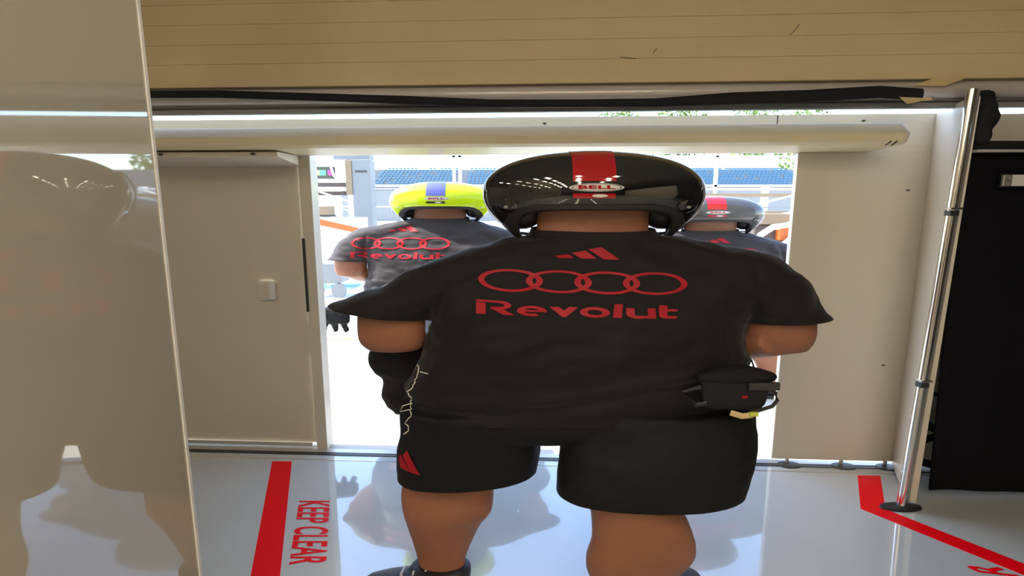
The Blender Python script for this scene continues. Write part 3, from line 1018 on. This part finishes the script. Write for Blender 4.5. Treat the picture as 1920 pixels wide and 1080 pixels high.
# sunlit rim of the shirt side, put in as a pale crinkled line
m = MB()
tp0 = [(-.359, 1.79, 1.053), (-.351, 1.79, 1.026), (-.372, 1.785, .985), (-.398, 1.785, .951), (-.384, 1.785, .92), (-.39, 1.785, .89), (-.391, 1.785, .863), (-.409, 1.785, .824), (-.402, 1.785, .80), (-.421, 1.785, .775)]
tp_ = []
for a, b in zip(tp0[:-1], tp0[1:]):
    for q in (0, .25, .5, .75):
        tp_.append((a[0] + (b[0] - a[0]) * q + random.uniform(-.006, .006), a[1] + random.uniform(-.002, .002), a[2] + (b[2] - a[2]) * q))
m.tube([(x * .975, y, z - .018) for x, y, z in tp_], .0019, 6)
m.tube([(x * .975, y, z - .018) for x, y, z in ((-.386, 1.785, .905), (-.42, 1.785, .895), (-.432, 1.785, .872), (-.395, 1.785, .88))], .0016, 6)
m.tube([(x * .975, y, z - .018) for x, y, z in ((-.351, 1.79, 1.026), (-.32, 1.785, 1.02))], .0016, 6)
o = m.build('rim_light_line', M_rim_light, smooth=True)
tag(o, 'pale crinkled line put in as the sunlit left rim of the black shirt', 'rim light')

# belt pouch on the hip of the nearest person
bp_ = empty('belt_pouch', (.755, 1.655, .995))
bp_.scale = (.76, .6, .72)
tag(bp_, 'black belt pouch with ring and yellow green tag, hanging at the hip in black shorts', 'pouch')
m = MB()
m.slices([(-.095, -.10, .135, -.05, .04), (-.06, -.135, .155, -.06, .045), (.03, -.15, .165, -.065, .045), (.055, -.15, .165, -.06, .045)], e=4)
obj('case', blob(m, .009, 3), M_cloth, bp_, 'all')
m = MB()
m.slices([(.045, -.17, .19, -.075, .05), (.075, -.16, .195, -.075, .05), (.105, -.08, .10, -.045, .04), (.112, -.03, .05, -.02, .02)], e=2.6)
obj('flap', blob(m, .009, 3), M_shorts, bp_, 'all')
MB().box(.05, .19, -.085, -.06, .012, .05).build('clip_bar', M_rubber, bp_, bevel=.006)
m = MB()
m.tube([(.15, -.05, .01), (.185, -.05, -.01), (.195, -.05, -.045), (.175, -.05, -.075), (.12, -.06, -.09), (.06, -.07, -.105)], [(.008, .010)] * 6, 8)
m.build('ring', M_rubber, bp_, smooth=True)
m = MB()
m.tube([(-.02, -.075, -.098), (.03, -.085, -.112), (.08, -.08, -.108)], [(.004, .014)] * 3, 8)
m.build('cord_end', M_tape, bp_, smooth=True)
MB().box(.06, .10, -.095, -.075, -.112, -.092).build('tag', M_tagyellow, bp_, bevel=.004)['label'] = 'yellow green tag'
MB().box(.03, .055, -.070, -.063, -.03, -.018).build('mark', M_print, bp_, bevel=.002)
m = MB()
m.tube([(.07, .0, .10), (.06, .0, .145), (.085, 0, .14), (.10, 0, .10)], .0045, 6)
m.build('loop', M_rubber, bp_, smooth=True)
m = MB()
m.tube([(-.15, -.05, .02), (-.22, -.03, -.01), (-.17, -.05, -.07), (-.12, -.05, -.06)], [(.005, .012)] * 4, 8)
m.build('side_strap', M_rubber, bp_, smooth=True)

# black glove at the hip of the person with the lime helmet
m = MB()
m.slices([(.70, -1.50, -1.30, 3.90, 3.98), (.76, -1.56, -1.30, 3.89, 3.99), (.82, -1.60, -1.34, 3.90, 3.98)])
for i, (x, l, dx) in enumerate(((-1.55, .0, -.07), (-1.49, .03, -.02), (-1.43, .035, .02), (-1.37, .03, .05))):
    m.tube([(x, 3.94, .73), (x + dx * .6, 3.93, .68 - l * .5), (x + dx, 3.92, .655 - l)], [(.032, .014), (.03, .013), (.025, .012)], 8, side=(1, 0, 0))
m.tube([(-1.57, 3.94, .80), (-1.64, 3.93, .80), (-1.68, 3.92, .79)], [(.014, .012), (.013, .012), (.012, .01)], 8)
gm = blob(m, .011, 2)
for v in gm.vertices:
    v.co += v.normal * (noise.noise(v.co * 18) * .012)
o = obj('work_glove', gm, M_cloth, None, 'all')
tag(o, 'crumpled black work glove hanging at the hip of the lime helmet person', 'glove')

# ------------------------------------------------------------------ pit lane and beyond
o = MB().box(-60, 60, 6.0, 6.12, -0.02, -0.002).build('drain_line', M_tan, ground)
MB().box(-4.2, -3.2, 9.9, 10.7, -0.02, -0.002).build('painted_box', M_teal, ground)

# low pit wall
pw = MB().box(-90, 130, 17.0, 17.4, -0.05, 1.15).build('pit_wall', M_white)
tag(pw, 'long low white pit wall across the pit lane', 'wall', kind='structure')

# grandstand
gs = empty('grandstand', (10, 60, 0))
tag(gs, 'grandstand with rows of blue seats far beyond the pit wall', 'grandstand')
rows = 10
m = MB()
for r in range(rows):
    m.box(-30, 50, r * 0.9, rows * .9, 3.6 + r * .30, 3.9 + r * .30)
m.box(-30, 50, -.2, rows * .9, 0, 3.6)
m.build('steps', M_grey, gs)
random.seed(3)
m = MB()
for r in range(rows):
    x = -27.0
    while x < 26.5:
        if random.random() < .93 and not (-17.3 < x < -15.9):
            z0 = 3.9 + r * .30
            y0 = r * .9 + .25
            m.hexa([(x, y0, z0 + .05), (x + .38, y0, z0 + .05), (x + .38, y0 + .35, z0 + .08), (x, y0 + .35, z0 + .08), (x, y0, z0 + .10), (x + .38, y0, z0 + .10), (x + .38, y0 + .35, z0 + .27), (x, y0 + .35, z0 + .27)])
        x += .5
o = m.build('seats', M_seat, gs)
o['kind'] = 'stuff'
for x in (-27.5, -16.9, -16.2, 13.5, 25.6):
    MB().box(x, x + .35, -.6, -.25, 0, 8.3).build('post', M_white, gs)
MB().box(-28, 26, -.6, -.3, 7.35, 7.55).build('top_rail', M_white, gs)
MB().box(-28, 26, -.6, -.3, 4.0, 4.25).build('front_rail', M_white, gs)
m = MB()
x = 3.0
for k in range(20):
    MB
    m.box(3.0 + k * 1.15, 3.55 + k * 1.15, 9.2, 9.5, 7.2, 7.75)
m.box(2.5, 26.0, 9.5, 9.7, 6.6, 8.3)
m.build('back_wall', M_white, gs)

# timing stand at the left
ts = empty('timing_stand', (-4.2, 12.0, 0))
tag(ts, 'timing stand with coloured monitor, shelves and diagonal struts seen left of the lime helmet', 'stand')
MB().box(-.9, .85, 0, .3, 2.22, 2.27).build('shelf', M_white, ts)
MB().box(-.9, .85, 0, .3, 2.10, 2.19).build('shelf', M_brown, ts)
MB().box(-.9, .85, .0, .3, 2.00, 2.03).build('shelf', M_white, ts)
MB().box(-.9, .25, .05, .3, 1.90, 1.99).build('drawer_box', M_brown, ts)
mo = MB().box(-.9, .02, .05, .15, 2.28, 2.56).build('monitor', M_screen, ts)
for x0, x1, c in ((-.85, -.5, (.55, .45, .38)), (-.48, -.32, (.55, .62, .15)), (-.32, -.17, (.1, .75, .2)), (-.12, .0, (.45, .05, .55))):
    MB().box(x0, x1, .042, .05, 2.36, 2.48).build('picture', mat('picture_%d' % int(x0 * -100), c, .4, emit=(c, .7)), mo)
m = MB()
MB().tube([(-.9, -.1, 2.18), (.85, -.1, 1.60)], .022, 6).build('strut', M_badge, ts)
MB().tube([(-.9, -.1, 1.82), (.95, -.1, 1.42)], .014, 6).build('strut', M_badge, ts)
MB().tube([(-.02, -.05, 2.6), (.05, -.05, 2.35), (.2, -.05, 2.2)], .03, 8).build('curved_arm', M_white, ts)
for x in (-.85, .30):
    MB().box(x, x + .14, .1, .22, 0, 2.75).build('post', M_white, ts)
MB().box(.05, .9, -.05, .3, 2.72, 2.84).build('awning', M_grey, ts)
MB().box(-.9, 1.6, -.08, -.05, 2.035, 2.06).build('rail', M_white, ts)
MB().box(-.9, 1.6, -.08, -.05, 1.62, 1.65).build('rail', M_white, ts)

cb2 = empty('column_cabinet', (-3.42, 11.6, 0))
tag(cb2, 'tall pale grey column cabinet beside the timing stand', 'cabinet')
MB().box(-.2, .22, 0, .4, 0, 2.68).build('case', M_grey, cb2, bevel=.01)
MB().box(-.34, -.2, -.02, .2, 1.9, 2.66).build('side_panel', M_tan, cb2)
MB().box(-.12, .14, -.012, 0, 2.4, 2.44).build('vent', M_dark, cb2)
b3 = empty('storage_case', (-4.3, 10.2, 0))
tag(b3, 'tan storage case on a dark plinth under the timing stand', 'case')
MB().box(-.55, .60, 0, .4, 1.46, 1.64).build('body', M_tan, b3, bevel=.008)
MB().box(-.55, .62, -.01, .4, 1.425, 1.46).build('plinth', M_dark, b3)
for x in (-.45, .45):
    MB().box(x, x + .08, .1, .3, 0, 1.43).build('leg', M_white, b3)
b4 = empty('speaker_box', (-2.45, 11.2, 0))
tag(b4, 'small grey box on a pole just left of the lime helmet', 'box')
MB().box(-.22, .12, 0, .3, 1.46, 1.72).build('body', M_grey, b4, bevel=.02)
MB().tube([(0, .15, 0), (0, .15, 1.48)], .04, 8).build('pole', M_white, b4)
b5 = empty('barrier_board', (-3.05, 8.0, 0))
tag(b5, 'orange and white barrier board behind the left shoulder of the lime helmet person', 'barrier')
MB().box(-.45, .75, 0, .06, .75, 1.46).build('board', M_white, b5)
MB().prism([(-.45, -.01, 1.05), (-.28, -.01, 1.05), (-.20, -.01, 1.38), (.75, -.01, 1.18), (.75, -.01, 1.26), (-.10, -.01, 1.46), (-.45, -.01, 1.46)], (0, .012, 0)).build('stripe', M_orange, b5)
for x in (-.4, .65):
    MB().box(x, x + .06, .06, .2, 0, .8).build('leg', M_grey, b5)
b6 = empty('hose_trolley', (-3.35, 9.0, 0))
tag(b6, 'pale grey hose trolley standing beyond the left door post', 'trolley')
MB().box(-.3, .25, 0, .5, .25, .62).build('tray', M_grey, b6, bevel=.02)
MB().tube([(-.25, .1, .6), (-.25, .1, 1.1), (.2, .1, 1.1), (.2, .1, .6)], .025, 8).build('handle', M_white, b6)
for x in (-.2, .2):
    MB().tube([(x, -.03, .12), (x, .05, .12)], .13, 14).build('wheel', M_grey, b6)

# right hand side
rs = empty('pit_stand', (5.5, 12.0, 0))
tag(rs, 'pale pit stand of white rails and boards right of the grey helmet', 'stand')
for z, mm, h in ((2.02, M_white, .05), (1.86, M_tan, .08), (1.60, M_grey, .03), (1.47, M_tan, .06)):
    MB().box(-1.6, 1.7, 0, .2, z, z + h).build('rail', mm, rs)
MB().tube([(-.1, -.05, 1.60), (1.5, -.05, 2.0)], .025, 6).build('strut', M_white, rs)
MB().tube([(-.2, -.05, 1.25), (1.3, -.05, 1.55)], .025, 6).build('strut', M_white, rs)
for x in (-1.2, .45, 1.6):
    MB().box(x, x + .12, .05, .2, 0, 2.1).build('post', M_white, rs)
ct = empty('equipment_cart', (4.05, 7.6, 0))
tag(ct, 'brown equipment cart with a white curved hoop and orange block right of the grey helmet', 'cart')
MB().box(-.35, .6, .1, .35, .55, 1.36).build('body', M_brown, ct, bevel=.02)
MB().box(-.35, .6, .05, .4, 1.36, 1.52).build('top_board', M_tan, ct, bevel=.01)
MB().box(-.02, .14, 0.0, .12, 1.12, 1.34).build('orange_block', M_orange, ct, bevel=.02)
m = MB()
m.tube([(-.42, -.05, 1.02), (-.33, -.05, 1.2), (-.15, -.05, 1.32), (.1, -.05, 1.36), (.4, -.05, 1.37)], [.03, .045, .045, .04, .03], 10)
m.build('hoop', M_white, ct, smooth=True)
m = MB()
m.tube([(.0, -.06, 1.06), (.16, -.06, 1.17), (.4, -.06, 1.2), (.6, -.06, 1.19)], [.03, .05, .05, .04], 10)
m.build('lower_hoop', M_white, ct, smooth=True)
MB().box(.15, .6, -.1, .05, 1.36, 1.56).build('white_case', M_white, ct, bevel=.03)
for x in (-.25, .5):
    MB().tube([(x, .05, .15), (x, .3, .15)], .15, 14).build('wheel', M_rubber, ct)
    MB().box(x - .04, x + .04, .2, .28, .15, .6).build('leg', M_grey, ct)

# trees far behind
random.seed(11)
for i, (x, y, h, r) in enumerate(((18.5, 92, 20.5, 4.4), (30.5, 95, 21.5, 4.6), (42.5, 90, 20.6, 4.6), (54.5, 96, 21.0, 4.4), (66, 98, 17.5, 4), (-60, 110, 14, 4.5))):
    t = empty('tree', (x, y, 0))
    pl = ['first green tree from the left behind the grandstand', 'second green tree from the left behind the grandstand', 'third green tree from the left behind the grandstand',
          'fourth green tree from the left behind the grandstand', 'fifth green tree from the left behind the grandstand', 'distant green tree well left of the grandstand'][i]
    tag(t, pl, 'tree', 'trees behind the grandstand')
    MB().tube([(0, 0, 0), (.2, 0, h * .35), (0, 0, h * .7)], [.5, .4, .15], 8).build('trunk', M_bark, t, smooth=True)
    m = MB()
    for k in range(1500):
        u = Vector((random.gauss(0, 1), random.gauss(0, 1), random.gauss(0, 1))).normalized() * random.random() ** .35
        lump = 1 + .18 * noise.noise(u * 2.2 + Vector((i * 5, 0, 0)))
        c = Vector((u.x * r * 1.15, u.y * r, h * .60 + u.z * h * .40)) * 1.0
        c = Vector((c.x * lump, c.y * lump, h * .6 + (c.z - h * .6) * lump))
        a = Vector((random.uniform(-1, 1), random.uniform(-1, 1), random.uniform(-1, 1))).normalized()
        b = a.cross(Vector((random.uniform(-1, 1), random.uniform(-1, 1), random.uniform(-1, 1)))).normalized()
        q = random.uniform(.25, .5)
        m.add([c + a * q, c + b * q * .6, c - a * q, c - b * q * .6], [(0, 1, 2, 3)])
    o = m.build('crown', M_leaf, t)
    o['kind'] = 'stuff'
